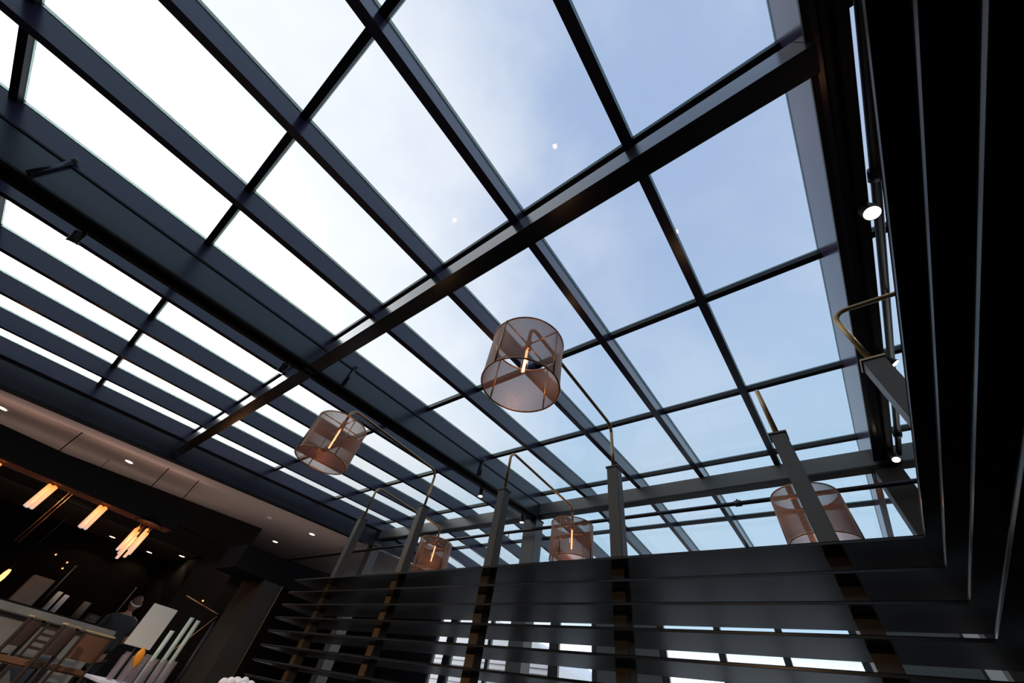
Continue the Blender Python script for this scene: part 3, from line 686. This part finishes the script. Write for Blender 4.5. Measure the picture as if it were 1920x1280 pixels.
# flowers on a pedestal table
ft = thing('pedestal_table', 'small dark pedestal table left of the screen under the white flowers', 'table', (-5.7, 2.62, -EZ))
bm = NB(); lathe(bm, (-5.7, 2.62, 0), [(0, -.28), (.26, -.28), (.27, -.265), (.26, -.25), (0, -.25)], 32); obj('tabletop', bm, 'darkwood', ft)
bm = NB(); lathe(bm, (-5.7, 2.62, 0), [(0, -EZ+.002), (.2, -EZ+.002), (.19, -EZ+.03), (.035, -EZ+.05), (.03, -.281), (0, -.281)], 24); obj('pedestal', bm, 'darkwood', ft)
fl = thing('white_flowers', 'bunch of white flowers in a dark vase at the left end of the screen', 'flowers', (-5.7, 2.62, -.249))
bm = NB(); lathe(bm, (-5.7, 2.62, -.249), [(0, 0), (.07, 0), (.09, .08), (.06, .15), (.055, .15), (.05, .02), (0, .02)], 20); obj('vase', bm, 'stone', fl)
for i in range(16):
    a = i*2.4; r = .15*math.sqrt((i+.5)/16); cx, cy, cz = -5.7+r*math.cos(a), 2.62+r*1.3*math.sin(a), .02-r*.35
    bm = NB()
    bmesh.ops.create_icosphere(bm, subdivisions=3, radius=1)
    for v in bm.verts:
        k = 1+.16*math.sin(9*v.co.x+i)*math.sin(8*v.co.y)*math.cos(7*v.co.z)
        v.co = Vector((cx, cy, cz)) + v.co*k*.048
    for f in bm.faces: f.smooth = True
    obj('blossom', bm, 'petal', fl)
bm = NB()
for i in range(16):
    a = i*2.4; r = .13*math.sqrt((i+.5)/16)
    tube(bm, [(-5.7, 2.62, -.20), (-5.7+r*math.cos(a), 2.62+r*1.3*math.sin(a), -.03-r*.35)], .004, 6)
obj('stems', bm, 'green', fl)

# spotlights on the tracks
def addspot(label, x, y, f, aim, size=.045, power=10, ang=1.0):
    spot(label, (x, y, f(y)-.0415), aim, size, power, ang)
fL = lambda y: gb(y)-.023
fR = lambda y: gz(y)-.019
xl = -1.475*H; xr = .375*H
SPOTS = [('track spotlight under the left girder, nearest the left edge of the photo', xl, -1.62, fL, (-.38, .25, -.88)),
         ('track spotlight on the left girder just before the broad cross beam', xl, .58, fL, (-.45, .1, -.85)),
         ('track spotlight on the left girder left of the third post', xl, 4.6, fL, (.1, .1, -1)),
         ('track spotlight at the far end of the left girder', xl, 5.95, fL, (.0, .1, -1)),
         ('large lit track spotlight on the right girder, brightest in the photo', xr, 2.08, fR, (-.15, -.25, -1)),
         ('track spotlight on the right girder behind the corner post', xr, 3.9, fR, (.5, .2, -.8)),
         ('track spotlight on the right girder nearest the ridge beam', xr, 5.95, fR, (-.1, -.4, -1))]
for i, (lb, x, y, f, aim) in enumerate(SPOTS): addspot(lb, x, y, f, aim, .055 if 'large' in lb else .045, (420, 160, 10, 10, 10, 10, 10)[i], 1.7 if i < 2 else 1.0)
# cable brackets on the left girder's face
for y, lb in ((-2.15, 'short dark bracket arm on the face of the left girder before the first spotlight'), (1.3, 'short dark bracket arm on the left girder just past the cross beam'), (4.3, 'short dark bracket arm on the left girder beside the third post')):
    t = thing('conduit_bracket', lb, 'bracket', (-1.424*H, y, gb(y)+.2))
    bm = NB(); tube(bm, [(-1.4255*H+.03, y, gb(y)+.0), (-1.4255*H+.03, y+.0, zb(y)+.0)], .022, 10); obj('conduit', bm, 'girder', t)
    bm = NB(); tube(bm, [(-1.4255*H+.002, y, zb(y)+.001), (-1.4255*H+.06, y, zb(y)+.05)], .026, 12); obj('end_box', bm, 'column', t)

# ------------------------------------------------------------------ sky
w = bpy.data.worlds.new('World'); bpy.context.scene.world = w; w.use_nodes = True
nt = w.node_tree; N = nt.nodes; bg = N['Background']
tc = N.new('ShaderNodeTexCoord')
def dot(v):
    v = Vector(v).normalized(); n = N.new('ShaderNodeVectorMath'); n.operation = 'DOT_PRODUCT'; n.inputs[1].default_value = v
    nt.links.new(tc.outputs['Generated'], n.inputs[0]); return n.outputs['Value']
def mrange(val, a, b, c=0, d=1, smooth=True):
    n = N.new('ShaderNodeMapRange'); n.interpolation_type = 'SMOOTHSTEP' if smooth else 'LINEAR'
    n.inputs['From Min'].default_value = a; n.inputs['From Max'].default_value = b; n.inputs['To Min'].default_value = c; n.inputs['To Max'].default_value = d
    nt.links.new(val, n.inputs['Value']); return n.outputs[0]
def mixc(f, a, b):
    n = N.new('ShaderNodeMix'); n.data_type = 'RGBA'
    nt.links.new(f, n.inputs['Factor'])
    for s, v in (('A', a), ('B', b)):
        if isinstance(v, tuple): n.inputs[s].default_value = (*v, 1)
        else: nt.links.new(v, n.inputs[s])
    return n.outputs['Result']
up = dot((0, 0, 1)); haze = dot((-.92, -.32, .24))
c1 = mixc(mrange(up, .25, .95), (.54, .78, .98), (.42, .55, .81))
nz = N.new('ShaderNodeTexNoise'); nz.inputs['Scale'].default_value = 2.2; nz.inputs['Detail'].default_value = 5; nz.inputs['Roughness'].default_value = .55
nt.links.new(tc.outputs['Generated'], nz.inputs['Vector'])
c2 = mixc(mrange(nz.outputs['Fac'], .42, .75, 0, .45), c1, (.72, .80, .93))
ad = N.new('ShaderNodeMath'); ad.operation = 'ADD'; nt.links.new(haze, ad.inputs[0])
nt.links.new(mrange(nz.outputs['Fac'], .3, .7, -.07, .07), ad.inputs[1])
c3 = mixc(mrange(ad.outputs[0], .22, .88), c2, (1.1, 1.12, 1.15))
c3 = mixc(mrange(haze, .80, 1.0), c3, (4.0, 4.05, 4.1))
c4 = mixc(mrange(up, .04, .24, 1, 0), c3, (3.4, 3.35, 3.3))
nt.links.new(c4, bg.inputs['Color']); bg.inputs['Strength'].default_value = 1.0

# ------------------------------------------------------------------ camera
cam = bpy.data.cameras.new('camera'); co = bpy.data.objects.new('camera', cam); C.objects.link(co)
cam.sensor_width = 36; cam.lens = 661.04/1920*36; cam.clip_start = .02; cam.clip_end = 300
Rm = [[.7973066, .58149519, .16175761], [-.36169692, .67486286, -.64322271], [-.48319512, .45433848, .74839763]]
X, Yd, Zf = (Vector(r) for r in Rm)
co.matrix_world = Matrix(((X[0], -Yd[0], -Zf[0], 0), (X[1], -Yd[1], -Zf[1], 0), (X[2], -Yd[2], -Zf[2], EZ), (0, 0, 0, 1)))
sc = bpy.context.scene; sc.camera = co
for o in bpy.data.objects:
    if '_w' in o: del o['_w']
sc.view_settings.view_transform = 'Standard'; sc.view_settings.look = 'None'; sc.view_settings.exposure = 0; sc.view_settings.gamma = 1
sc.view_settings.use_curve_mapping = False
